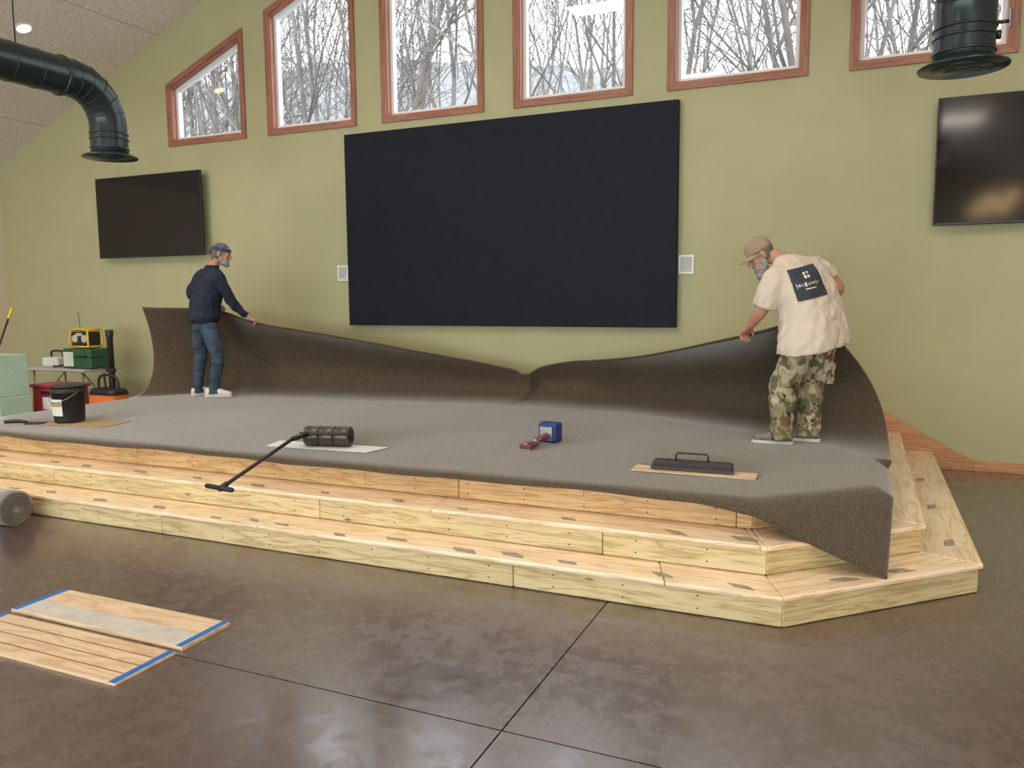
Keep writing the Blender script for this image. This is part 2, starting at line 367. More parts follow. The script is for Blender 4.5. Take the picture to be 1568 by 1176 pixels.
# ------------------------------------------------------------------ carpet
ctl=[ #xb,  P0y,  P1y, P2(x,y,z),            top
 (-8.02,-1.80,-1.40,(-8.00,-1.32,1.00),(-8.04,-1.53,1.605)),
 (-7.45,-1.30,-.75,(-7.42,-.70,1.15),(-7.38,-1.05,1.56)),
 (-6.75,-1.25,-.65,(-6.72,-.62,1.10),(-6.63,-1.12,1.41)),
 (-5.45,-1.15,-.50,(-5.42,-.45,.95),(-5.34,-1.0,1.22)),
 (-4.30,-1.00,-.42,(-4.28,-.36,.80),(-4.24,-.72,1.02)),
 (-3.72,-.95,-.42,(-3.68,-.40,.70),(-3.58,-.60,.905)),
 (-3.42,-1.00,-.50,(-3.40,-.48,.66),(-3.37,-.60,.845)),
 (-3.15,-.92,-.40,(-3.14,-.34,.74),(-3.16,-.55,.93)),
 (-2.75,-.98,-.42,(-2.73,-.36,.78),(-2.76,-.68,1.005)),
 (-2.00,-1.05,-.50,(-2.00,-.42,.85),(-1.97,-1.0,1.10)),
 (-.95,-1.55,-.85,(-.93,-.85,1.05),(-.83,-1.95,1.375)),
 (-.38,-1.85,-1.15,(-.38,-1.10,1.10),(-.50,-1.66,1.46)),
 (.235,-2.55,-1.65,(.25,-1.35,.95),(-.27,-1.72,1.43))]
def cinterp(k):
    X=[c[0] for c in ctl]; i=min(len(X)-2,max(0,bisect.bisect(X,k)-1)); t=(k-X[i])/(X[i+1]-X[i])
    def g(f):
        a=f(ctl[max(0,i-1)]);b=f(ctl[i]);c=f(ctl[i+1]);d=f(ctl[min(len(ctl)-1,i+2)])
        return crom(a,b,c,d,t)
    return g(lambda c:V((c[1],c[2],0))),g(lambda c:V(c[3])),g(lambda c:V(c[4]))
nrm=V((-(O3[4].y-O3[3].y),(O3[4].x-O3[3].x),0)).normalized()*-1
if nrm.x<0: nrm=-nrm
def outd(x,y):
    cand=[(-3.97-y,V((0,-1,0))),(x-.12,V((1,0,0))),(nrm.dot(V((x,y,0))-O3[3]),nrm),
          (-7.96-x,V((-1,0,0))),(V((-nrm.x,nrm.y,0)).dot(V((x,y,0))-O3[2]),V((-nrm.x,nrm.y,0)))]
    return max(cand,key=lambda q:q[0])
NU,N1,N2=300,60,44
bm=bmesh.new(); grid=[]
for i in range(NU+1):
    xb=-8.02+8.255*i/NU
    q,P2,T=cinterp(xb); p0y,p1y=q.x,q.y
    yf=-4.045+.020*noise.noise(V((xb*1.1,0,0)))+.009*math.sin(xb*2.3)+.006*math.sin(xb*7)
    cw=max(0,min(1,(xb+.9)/.5)); yf-=.06*cw*cw*(3-2*cw)
    col=[]
    for j in range(N1):
        y=yf+(p0y-yf)*j/N1; x=xb
        z=.530+.006*noise.noise(V((x*1.2,y*1.2,3)))
        d,nn=outd(x,y)
        if d>-.02:
            dd=max(0,d+.02); drop=.66*(math.sqrt(dd*dd+.085**2)-.085)
            x-=nn.x*dd*.12; y-=nn.y*dd*.12; z-=drop
        col.append(V((x,y,z)))
    P0=V((xb,p0y,.530)); P1=V((xb,p1y,.525))
    for j in range(N2+1):
        t=j/N2; p=P0*(1-t)**3+P1*3*t*(1-t)**2+P2*3*t*t*(1-t)+T*t**3
        w=math.sin(math.pi*min(1,t))*.02+.012*t
        p+=V((0,1,0))*w*noise.noise(V((xb*1.6,t*.8,8)))*1.5
        p+=V((0,-.12,-.04))*math.exp(-((xb+3.42-.10*t)/.06)**2)*t*(1.3-t)
        p.z+=.008*t*noise.noise(V((xb*3,0,1)))
        col.append(p)
    grid.append([bm.verts.new(p) for p in col])
for i in range(NU):
    for j in range(N1+N2):
        f=bm.faces.new((grid[i][j],grid[i+1][j],grid[i+1][j+1],grid[i][j+1])); f.smooth=True
ob=mk('carpet',bm,[M_carpet,M_back],smooth=True)
so=ob.modifiers.new('s','SOLIDIFY'); so.thickness=.012; so.offset=-1; so.material_offset=1; so.material_offset_rim=1
# carpet roll
bm=bmesh.new()
loft(bm,[ring((x,-4.76,.135),(0,.135,0),(0,0,.133),32) for x in [-8.4+.13*k for k in range(21)]])
for k in range(5): 
    tube(bm,[V((-5.8+.003,-4.76+math.cos(t)*(.028+.02*k+.02*t/6.28),.135+math.sin(t)*(.028+.02*k+.02*t/6.28))) for t in [i*6.283/20 for i in range(21)]],.004,6,1,sub=1)
mk('carpet_roll',bm,[mat('carpet_roll_pile',(.22,.205,.18),.9,var=.35,scale=95,bump=.5,bscale=95,sheen=1),M_back],smooth=False)

# ------------------------------------------------------------------ wall mounted things
e=empty('black_display_screen',(-3.92,0,2.54))
bm=bmesh.new(); boxb(bm,(0,-.05,0),(4.20,.085,2.38)); bevel(mk('panel_surface',bm,M_black,e),.003)
bm=bmesh.new(); boxb(bm,(0,-.004,0),(3.9,.008,2.1)); mk('mount_frame',bm,M_bez,e)
def tv(x,z,y0):
    e=empty('television',(x,0,z)); w,h=2.03,1.155
    bm=bmesh.new(); boxb(bm,(0,-y0,0),(w,.035,h)); bevel(mk('bezel',bm,M_bez,e),.006)
    bm=bmesh.new(); boxb(bm,(0,-y0-.0185,.006),(w-.02,.002,h-.03)); mk('display_panel',bm,M_gloss,e)
    bm=bmesh.new(); boxb(bm,(0,-y0+.035,-.08),(w*.7,.05,h*.6)); boxb(bm,(0,-(y0-.05)/2,0),(.6,y0-.05,.4)); bevel(mk('wall_bracket',bm,M_rubber,e),.01)
tv(-9.38,2.885,.14); tv(1.60,2.90,.12)
for x,z in ((-6.155,2.015),(-1.73,2.025)):
    e=empty('wall_outlet',(x,0,z))
    bm=bmesh.new(); w,h,t=.165,.20,.022
    for c,s in (((0,-.008,h/2-t/2),(w,.016,t)),((0,-.008,-h/2+t/2),(w,.016,t)),((-w/2+t/2,-.008,0),(t,.016,h-2*t)),((w/2-t/2,-.008,0),(t,.016,h-2*t))): boxb(bm,c,s)
    mk('cover_frame',bm,M_vinyl,e)
    bm=bmesh.new(); boxb(bm,(0,-.003,0),(w-2*t,.004,h-2*t)); boxb(bm,(.02,-.007,.03),(.045,.006,.06)); boxb(bm,(-.03,-.009,-.035),(.03,.01,.03)); mk('recess',bm,M_grey,e)
# ducts
def duct(x,y,zb,damper=False):
    e=empty('air_duct',(x,y,zb))
    bm=bmesh.new(); R=.19
    pth=[V((0,0,z)) for z in (.04,.12,.2,.3)]
    for k in range(9):
        t=k/8*math.pi/2; pth.append(V((0,-.42+.42*math.cos(t),.33+.42*math.sin(t))))
    pth+=[V((0,-.6-k*.35,.75)) for k in range(20)]
    tube(bm,pth,R,32,sub=1,up=(1,0,0))
    mk('spiral_pipe',bm,M_duct,e,True)
    bm=bmesh.new()
    def hoop(c,d,r=R+.006,w=.02):
        d=V(d).normalized(); tube(bm,[V(c)-d*w/2,V(c)-d*w/4,V(c)+d*w/4,V(c)+d*w/2],[r-.004,r+.004,r+.004,r-.004],32,sub=1,up=(1,0,0))
    for z in (.10,.2,.26): hoop((0,0,z),(0,0,1))
    for k in range(1,6):
        t=k/5*math.pi/2; hoop((0,-.42+.42*math.cos(t),.33+.42*math.sin(t)),(0,-math.sin(t),math.cos(t)),R+.002,.014)
    for k in range(24): hoop((0,-.55-k*.28,.75),(0,1,0),R+.001 if k%4 else R+.012,.012 if k%4 else .05)
    mk('seam_rings',bm,M_duct,e,True)
    bm=bmesh.new()
    tube(bm,[(0,0,.05),(0,0,.035),(0,0,.012),(0,0,0)],[.20,.235,.285,.28],36,sub=1,up=(1,0,0))
    tube(bm,[(0,0,.0),(0,0,-.012)],[.20,.19],36,sub=1); tube(bm,[(0,0,-.012),(0,0,-.022)],[.12,.11],36,sub=1)
    mk('diffuser',bm,M_duct,e,True)
    bm=bmesh.new()
    if damper:
        cyl(bm,(.19,0,.28),(.26,0,.28),.012); boxb(bm,(.27,0,.30),(.012,.03,.12)); cyl(bm,(.19,0,.20),(.215,0,.20),.03)
    for yy in (-1.0,-3.2,-5.4): cyl(bm,(0,yy,.93),(0,yy,zc(x)-zb+.02),.006,8)
    mk('hanger_rods',bm,M_duct,e)
duct(-7.62,-2.2,3.245,False); duct(.58,-2.2,3.225,True)
M_lamp=emis('lamp_glow',(1,.60,.30),14)
for x,y in ((-9.77,-1.55),(-9.77,-5.2),(-9.77,-9),(2.0,-5.2),(2.0,-9)):
    z=zc(x); sl=math.atan(.425)*(1 if x<C else -1)
    e=empty('recessed_downlight',(x,y,z)); e.rotation_euler=(0,-sl,0)
    bm=bmesh.new(); tube(bm,[(0,0,.01),(0,0,-.012)],[.12,.105],28,sub=1); mk('trim_ring',bm,M_vinyl,e)
    bm=bmesh.new(); cyl(bm,(0,0,-.006),(0,0,-.016),.08,24); mk('lens',bm,M_lamp,e)
# pendant lamps over the rear seating area
M_pend=emis('pendant_bulb',(1,.66,.34),30)
for x,y,z in ((2.35,-12.6,3.58),(2.62,-13.0,3.84),(2.98,-12.4,3.86),(2.75,-12.2,3.60)):
    e=empty('pendant_lamp',(x,y,z))
    bm=bmesh.new(); tube(bm,[(0,0,.02),(0,0,.10),(0,0,.17)],[.16,.12,.04],24,sub=2); cyl(bm,(0,0,.17),(0,0,zc(x)-z),.006,8); mk('shade',bm,M_rubber,e)
    bm=bmesh.new(); ell(bm,(0,0,-.03),(.13,.10,.08)); mk('bulb',bm,M_pend,e,True)

# ------------------------------------------------------------------ props on the floor
def board(name,y0,y1,grooved):
    e=empty(name,(-3.58,(y0+y1)/2,0)); h=(y1-y0)/2
    t=.014 if grooved else .022
    bm=bmesh.new(); boxb(bm,(0,0,t/2),(1.25,2*h,t),0,(1,0,0))
    ob=mk('panel',bm,M_ply,e); bevel(ob,.002)
    bm=bmesh.new()
    for s in (-1,1): boxb(bm,(s*.60,0,t+.0006),(.038,2*h-.002,.0012))
    mk('tape_strips',bm,M_tape,e)
    bm=bmesh.new()
    if grooved:
        for k in (-.5,0,.5): boxb(bm,(0,h*k,t+.0002),(1.15,.007,.001))
        mk('grooves',bm,mat('groove_brown',(.25,.11,.04),.6),e)
    else:
        boxb(bm,(0,-h*.5,t+.0002),(1.16,h*.9,.001)); mk('whitewash',bm,mat('whitewash',(.60,.56,.50),.5,var=.12,scale=12),e)
board('plywood_sample_board',-5.89,-5.57,False); board('plywood_sample_board',-6.27,-5.93,True)

CZ=.534
e=empty('plastic_bucket',(-6.93,-3.42,CZ+.005))
bm=bmesh.new(); tube(bm,[(0,0,.0),(0,0,.02),(0,0,.28),(0,0,.285),(0,0,.30),(0,0,.31),(0,0,.34)],[.128,.132,.146,.156,.156,.149,.15],36,sub=1)
tube(bm,[(0,0,.335),(0,0,.352),(0,0,.356)],[.155,.155,.14],36,sub=1); mk('pail_body',bm,M_rubber,e,False)
bm=bmesh.new(); n=14
lab=[math.radians(-150+k*90/n) for k in range(n+1)]
for z0,z1,mi in ((.07,.23,0),(.16,.20,1)):
    r0=.134+.05*z0+.003+mi*.002; r1=.134+.05*z1+.003+mi*.002
    va=[bm.verts.new((r0*math.cos(t),r0*math.sin(t),z0)) for t in lab]; vb=[bm.verts.new((r1*math.cos(t),r1*math.sin(t),z1)) for t in lab]
    for k in range(n): f=bm.faces.new((va[k],va[k+1],vb[k+1],vb[k])); f.material_index=mi
mk('label',bm,[M_white,mat('label_brown',(.45,.28,.15),.7)],e)
bm=bmesh.new(); tube(bm,[V((.158*math.cos(t),-.02-.14*math.sin(t),.30-.10*math.sin(t))) for t in [i*math.pi/12 for i in range(13)]],.003,8,sub=1); mk('wire_handle',bm,M_metal,e)
bm=bmesh.new(); boxb(bm,(-6.72,-3.44,CZ+.002),(.75,.36,.004),0,None,.15); mk('cardboard_sheet',bm,M_card)
bm=bmesh.new(); tube(bm,[(-7.40,-3.74,CZ+.02),(-7.28,-3.70,CZ+.03),(-7.20,-3.66,CZ+.02)],[.016,.018,.01],10); boxb(bm,(-7.13,-3.63,CZ+.008),(.16,.10,.01),0,None,.4); mk('trowel',bm,M_rubber)

# seam roller
bm=bmesh.new(); prism(bm,[(-4.33,-3.50,CZ),(-4.28,-3.72,CZ),(-3.38,-3.66,CZ),(-3.33,-3.43,CZ)],(0,0,.006)); mk('white_cutting_board',bm,M_white)
e=empty('carpet_roller',(-3.80,-3.56,CZ+.007+.078)); e.rotation_euler=(0,0,math.radians(14))
bm=bmesh.new()
for k in range(3):
    x0=-.185+k*.124; tube(bm,[(x0,0,0),(x0+.006,0,0),(x0+.116,0,0),(x0+.122,0,0)],[.072,.078,.078,.072],32,sub=1,up=(0,0,1))
mk('steel_rollers',bm,M_bronze,e)
bm=bmesh.new(); cyl(bm,(-.20,0,0),(.20,0,0),.016)
cyl(bm,(.187,0,0),(.192,0,0),.05)
tube(bm,[(-.195,0,0),(-.205,-.06,.03),(-.16,-.13,.04),(-.12,-.15,.04)],.010,8); tube(bm,[(.195,0,0),(.2,-.07,.03),(.06,-.13,.04),(-.1,-.15,.04)],.010,8)
tube(bm,[(-.13,-.10,.03),(-.18,-.26,.02)],[.02,.018],10,sub=1)
mk('yoke',bm,M_rubber,e)
bm=bmesh.new(); a=V((-.18,-.26,.02)); b_=V((-.34,-.95,-.17)); cyl(bm,a,b_,.013,12); tube(bm,[b_,b_+(b_-a)*.1],.02,10,sub=1)
c=b_+(b_-a)*.08; tube(bm,[c+V((-.13,.05,0)),c,c+V((.10,-.04,0))],.017,10,sub=1,rnd=True); mk('handle_pole',bm,M_rubber,e)

# knee kicker
e=empty('knee_kicker',(-2.27,-2.95,CZ)); e.rotation_euler=(0,0,math.radians(-8))
bm=bmesh.new(); boxb(bm,(0,.20,.085),(.17,.11,.16)); o=mk('knee_pad',bm,M_blue,e); bevel(o,.022,4)
bm=bmesh.new(); boxb(bm,(0,.14,.08),(.11,.03,.11)); tube(bm,[(0,.13,.065),(0,.05,.052),(0,-.06,.04)],.017,14,sub=2); mk('shaft',bm,M_metal,e)
bm=bmesh.new(); tube(bm,[(0,.12,.06),(0,.03,.05)],[.030,.026],14,sub=1); prism(bm,[(-.024,-.02,.012),(.024,-.02,.012),(.05,-.12,.012),(.05,-.2,.012),(-.05,-.2,.012),(-.05,-.12,.012)],(0,0,.032)); o=mk('gripper_head',bm,M_red,e); bevel(o,.008)
bm=bmesh.new(); boxb(bm,(0,-.14,.007),(.09,.12,.012)); boxb(bm,(0,-.13,.049),(.035,.12,.014)); boxb(bm,(0,-.03,.058),(.03,.05,.02)); mk('adjuster_and_pins',bm,M_metal,e)

# seaming tool with handle
bm=bmesh.new(); boxb(bm,(-.97,-3.44,CZ+.006),(.80,.17,.008),0,(1,0,0),.02); mk('plank_offcut',bm,M_ply)
e=empty('seaming_weight',(-.98,-3.42,CZ+.011)); e.rotation_euler=(0,0,.03)
bm=bmesh.new(); boxb(bm,(0,0,.032),(.52,.085,.055)); o=mk('weight_body',bm,mat('weight_dark',(.04,.028,.025),.35,metal=.3),e); bevel(o,.012,3)
bm=bmesh.new(); boxb(bm,(0,0,.061),(.50,.05,.006)); boxb(bm,(0,-.045,.014),(.54,.012,.02)); mk('top_rail',bm,mat('rail_dark',(.06,.05,.05),.4,metal=.5),e)
bm=bmesh.new(); tube(bm,[(-.11,0,.055),(-.11,0,.10),(-.10,0,.112),(.09,0,.112),(.10,0,.10),(.10,0,.055)],.006,8,sub=1); mk('carry_handle',bm,M_rubber,e)

# clutter at left
e=empty('folding_table',(-10.35,-.75,0))
bm=bmesh.new(); boxb(bm,(0,0,.725),(1.22,.61,.04)); bevel(mk('table_top',bm,M_grey,e),.012,3)
bm=bmesh.new()
for s in (-1,1):
    for q in (-1,1): tube(bm,[(s*.5,q*.24,.71),(s*.52,q*.27,.0)],.013,10,sub=1)
    tube(bm,[(s*.52,-.26,.08),(s*.52,.26,.08)],.011,8,sub=1); tube(bm,[(s*.5,0,.40),(s*.15,0,.70)],.009,8,sub=1)
mk('leg_frame',bm,mat('leg_grey',(.25,.25,.25),.4,metal=.5),e)
e=empty('jobsite_radio',(-9.98,-.80,1.03))
bm=bmesh.new(); boxb(bm,(0,0,.125),(.34,.20,.20)); bevel(mk('radio_case',bm,M_rubber,e),.02,3)
bm=bmesh.new()
for s in (-1,1):
    for q in (-1,1):
        tube(bm,[(s*.17,q*.10,.01),(s*.185,q*.12,.12),(s*.16,q*.10,.25)],.016,8)
    tube(bm,[(s*.16,-.10,.25),(s*.16,.10,.25)],.016,8,sub=1); tube(bm,[(s*.17,-.11,.02),(s*.17,.11,.02)],.016,8,sub=1)
for q in (-1,1): tube(bm,[(-.16,q*.1,.25),(0,q*.1,.265),(.16,q*.1,.25)],.014,8); tube(bm,[(-.17,q*.11,.02),(.17,q*.11,.02)],.014,8,sub=1)
mk('roll_cage',bm,M_yellow,e,True)
bm=bmesh.new()
for s in (-1,1): tube(bm,[(s*.09,-.10,.13),(s*.09,-.112,.13)],[.06,.05],20,sub=1)
boxb(bm,(0,-.105,.19),(.12,.01,.04)); mk('speakers',bm,M_grey,e); bm=bmesh.new(); cyl(bm,(-.1,0,.22),(-.13,0,.5),.004,6); mk('antenna',bm,M_rubber,e)
e=empty('power_tool_case',(-9.98,-.80,.747))
bm=bmesh.new(); boxb(bm,(0,0,.14),(.56,.34,.27)); bevel(mk('case_shell',bm,M_green,e),.02,3)
bm=bmesh.new(); boxb(bm,(-.16,-.172,.13),(.2,.01,.2)); boxb(bm,(-.16,-.178,.15),(.12,.006,.1)); mk('front_panel',bm,M_white,e)
bm=bmesh.new(); tube(bm,[(.05,-.17,.17),(.05,-.21,.17),(.2,-.21,.17),(.2,-.17,.17)],.01,8,sub=1); boxb(bm,(0,0,.16),(.57,.35,.012)); mk('grip_handle',bm,M_rubber,e)
e=empty('heat_iron_box',(-10.6,-.8,.747))
bm=bmesh.new(); boxb(bm,(0,0,.07),(.34,.26,.14)); bevel(mk('white_housing',bm,M_white,e),.03,3)
bm=bmesh.new(); tube(bm,[(-.12,0,.14),(-.10,0,.22),(.10,0,.22),(.12,0,.14)],.014,8); tube(bm,[(.1,-.14,.03),(.2,-.2,.02),(.28,-.12,.04),(.2,-.05,.02)],.01,8); mk('cord_and_handle',bm,M_rubber,e)
e=empty('storage_crate',(-9.70,-1.45,0))
bm=bmesh.new(); prism(bm,[(-.28,-.2,0),(.28,-.2,0),(.28,.2,0),(-.28,.2,0)],(0,0,.56)); boxb(bm,(0,0,.58),(.62,.44,.045)); bevel(mk('crate_shell',bm,M_crate,e),.02,3)
bm=bmesh.new(); boxb(bm,(.05,-.204,.36),(.26,.006,.16)); mk('crate_label',bm,M_white,e)
bm=bmesh.new(); boxb(bm,(0,-.21,.5),(.16,.03,.04)); mk('crate_latch',bm,M_rubber,e)
e=empty('stacked_cartons',(-9.95,-2.05,0))
bm=bmesh.new(); boxb(bm,(0,0,.25),(.46,.42,.49)); boxb(bm,(-.01,0,.76),(.42,.40,.52)); bevel(mk('carton_boxes',bm,M_mint,e),.006)
bm=bmesh.new(); boxb(bm,(0,-.213,.25),(.40,.004,.36)); boxb(bm,(-.01,-.203,.95),(.40,.004,.10)); boxb(bm,(-.01,-.203,.56),(.40,.004,.06)); mk('carton_print_panel',bm,M_carton,e)
bm=bmesh.new()
for dx in (-.13,-.04,.05,.14): boxb(bm,(dx,-.217,.25),(.025,.004,.2)); boxb(bm,(dx,-.204,.60),(.02,.004,.10)); boxb(bm,(dx,-.204,.76),(.04,.004,.07))
for z in (.34,.17): boxb(bm,(.0,-.217,z),(.3,.004,.025))
mk('carton_lettering',bm,M_teal,e)
bm=bmesh.new(); tube(bm,[(0,0,.0),(0,0,1.2),(0,0,1.22),(0,0,1.30)],[.04,.04,.05,.05],16,sub=1); boxb(bm,(0,-.04,.85),(.05,.02,.12)); boxb(bm,(-.1,0,.80),(.2,.03,.03)); mk('floor_stand_tool',bm,M_rubber,loc=(-9.15,-1.1,0))
e=empty('tool_bag',(-8.80,-1.45,0))
bm=bmesh.new(); loft(bm,[ring((0,0,z),(w,0,0),(0,d,0),24,5) for z,w,d in ((0.0,.24,.15),(.03,.26,.16),(.3,.25,.155),(.52,.22,.13),(.55,.2,.11))]); mk('bag_body',bm,M_orange,e,True)
bm=bmesh.new(); loft(bm,[ring((0,0,z),(w,0,0),(0,d,0),24,5) for z,w,d in ((-.0,.245,.155),(.09,.265,.165))]); loft(bm,[ring((0,0,z),(w,0,0),(0,d,0),24,5) for z,w,d in ((.50,.235,.145),(.54,.225,.135),(.57,.21,.12))])
tube(bm,[(-.18,0,.53),(-.14,0,.72),(.14,0,.72),(.18,0,.53)],.016,8); tube(bm,[(.05,.03,.5),(.0,.05,.80)],.018,8,sub=1); tube(bm,[(-.08,.03,.5),(-.13,.05,.76)],.014,8,sub=1); boxb(bm,(.0,.05,.80),(.14,.04,.05)); mk('straps_and_tools',bm,M_rubber,e)
e=empty('broom',(0,0,0))
a=V((-9.42,-2.22,1.60)); b_=V((-9.75,-2.66,.05))
bm=bmesh.new(); cyl(bm,a.lerp(b_,.07),b_,.012,10); mk('broom_handle',bm,M_rubber,e); bm=bmesh.new(); tube(bm,[a,a.lerp(b_,.07)],.015,10,sub=1,rnd=True); mk('hand_grip',bm,M_yellow,e)
bm=bmesh.new(); boxb(bm,(-9.75,-2.66,.07),(.36,.07,.05),0,None,.3); prism(bm,[(-9.93,-2.75,0),(-9.58,-2.64,0),(-9.59,-2.57,0),(-9.94,-2.68,0)],(0,0,.05)); mk('broom_head',bm,M_rubber,e)

# ------------------------------------------------------------------ people
def remesh(ob,vox,sm=3,disp=0,dsc=.1,depth=2,guide=None):
    r=ob.modifiers.new('r','REMESH'); r.mode='VOXEL'; r.voxel_size=vox; r.use_smooth_shade=True
    s=ob.modifiers.new('s','SMOOTH'); s.factor=.5; s.iterations=sm
    if disp:
        t=bpy.data.textures.new('folds','CLOUDS'); t.noise_scale=dsc; t.noise_depth=depth
        d=ob.modifiers.new('d','DISPLACE'); d.texture=t; d.strength=disp; d.mid_level=.5; d.texture_coords='LOCAL'
        if guide:
            g=bpy.data.objects.new('fold_guide',None); link(g,ob.parent); g.scale=guide[0]; g.rotation_euler=guide[1]; g.empty_display_size=.05
            d.texture_coords='OBJECT'; d.texture_coords_object=g
    return ob
def hand(bm,W,D,S,curl=(35,45,35),flip=1):
    W=V(W);D=V(D).normalized();S=V(S);S=(S-D*S.dot(D)).normalized()
    Nn=D.cross(S)*flip
    if Nn.z>0: Nn=-Nn
    loft(bm,[ring(W+D*s,S*w,Nn*t,14,2.5) for s,w,t in ((-.02,.026,.020),(0,.027,.019),(.03,.036,.018),(.06,.042,.016),(.09,.041,.014),(.098,.036,.010))])
    for off,ln in ((.031,.074),(.0105,.082),(-.0105,.077),(-.031,.060)):
        p=W+D*.085+S*off; pts=[p-D*.01]; ang=0; rd=[.0095]
        for seg,c in zip((.45,.31,.24),curl):
            pts.append(p); rd.append(.0092); ang+=math.radians(c); d=D*math.cos(ang)+Nn*math.sin(ang)+S*off*.8
            p=p+d.normalized()*ln*seg
        pts.append(p); rd.append(.0075); tube(bm,pts,rd,10,sub=2,rnd=True)
    p=W+D*.025+S*.028; q=p+(S*.7+D*.6+Nn*.3).normalized()*.038; tube(bm,[p,q,q+(D*.8+S*.1+Nn*.55).normalized()*.034],[.014,.0115,.0095],10,sub=3,rnd=True)
def foot(e,name,ank,dirv,mu,msole,L=.29,tilt=0):
    ax=V((ank[0],ank[1],0)); d=V((dirv[0],dirv[1],0)).normalized(); w=V((-d.y,d.x,0))
    bm=bmesh.new()
    prof=[(-.085,.025,.05),(-.075,.036,.085),(-.04,.040,.105),(0,.041,.115),(.04,.043,.105),(.08,.047,.085),(.12,.050,.068),(.16,.047,.056),(.19,.036,.045),(.203,.018,.035)]
    k=L/.288
    loft(bm,[ring(ax+d*s*k+V((0,0,.018+h/2)),w*hw,V((0,0,h/2)),20,2.6) for s,hw,h in prof])
    tube(bm,[ax+V((0,0,.09)),ax+V((0,0,.15))],[.045,.042],14,sub=1)
    remesh(mk(name+'_upper',bm,mu,e,True),.006,3)
    bm=bmesh.new()
    prof2=[(-.094,.018),(-.08,.036),(-.04,.043),(.03,.044),(.10,.051),(.15,.050),(.19,.038),(.209,.016)]
    pts=[ax+d*s*k+w*hw for s,hw in prof2]+[ax+d*s*k-w*hw for s,hw in prof2[::-1]]
    prism(bm,pts,(0,0,.028)); bevel(mk(name+'_sole',bm,msole,e),.006)
    bm=bmesh.new()
    for i in range(4):
        s=.035+i*.022; h=.105-.0155*i*1.35
        c=ax+d*s*k+V((0,0,.022+h)); tube(bm,[c-w*.028-V((0,0,.008)),c+V((0,0,.004)),c+w*.028-V((0,0,.008))],.0035,6,sub=2)
    mk(name+'_laces',bm,M_white,e)
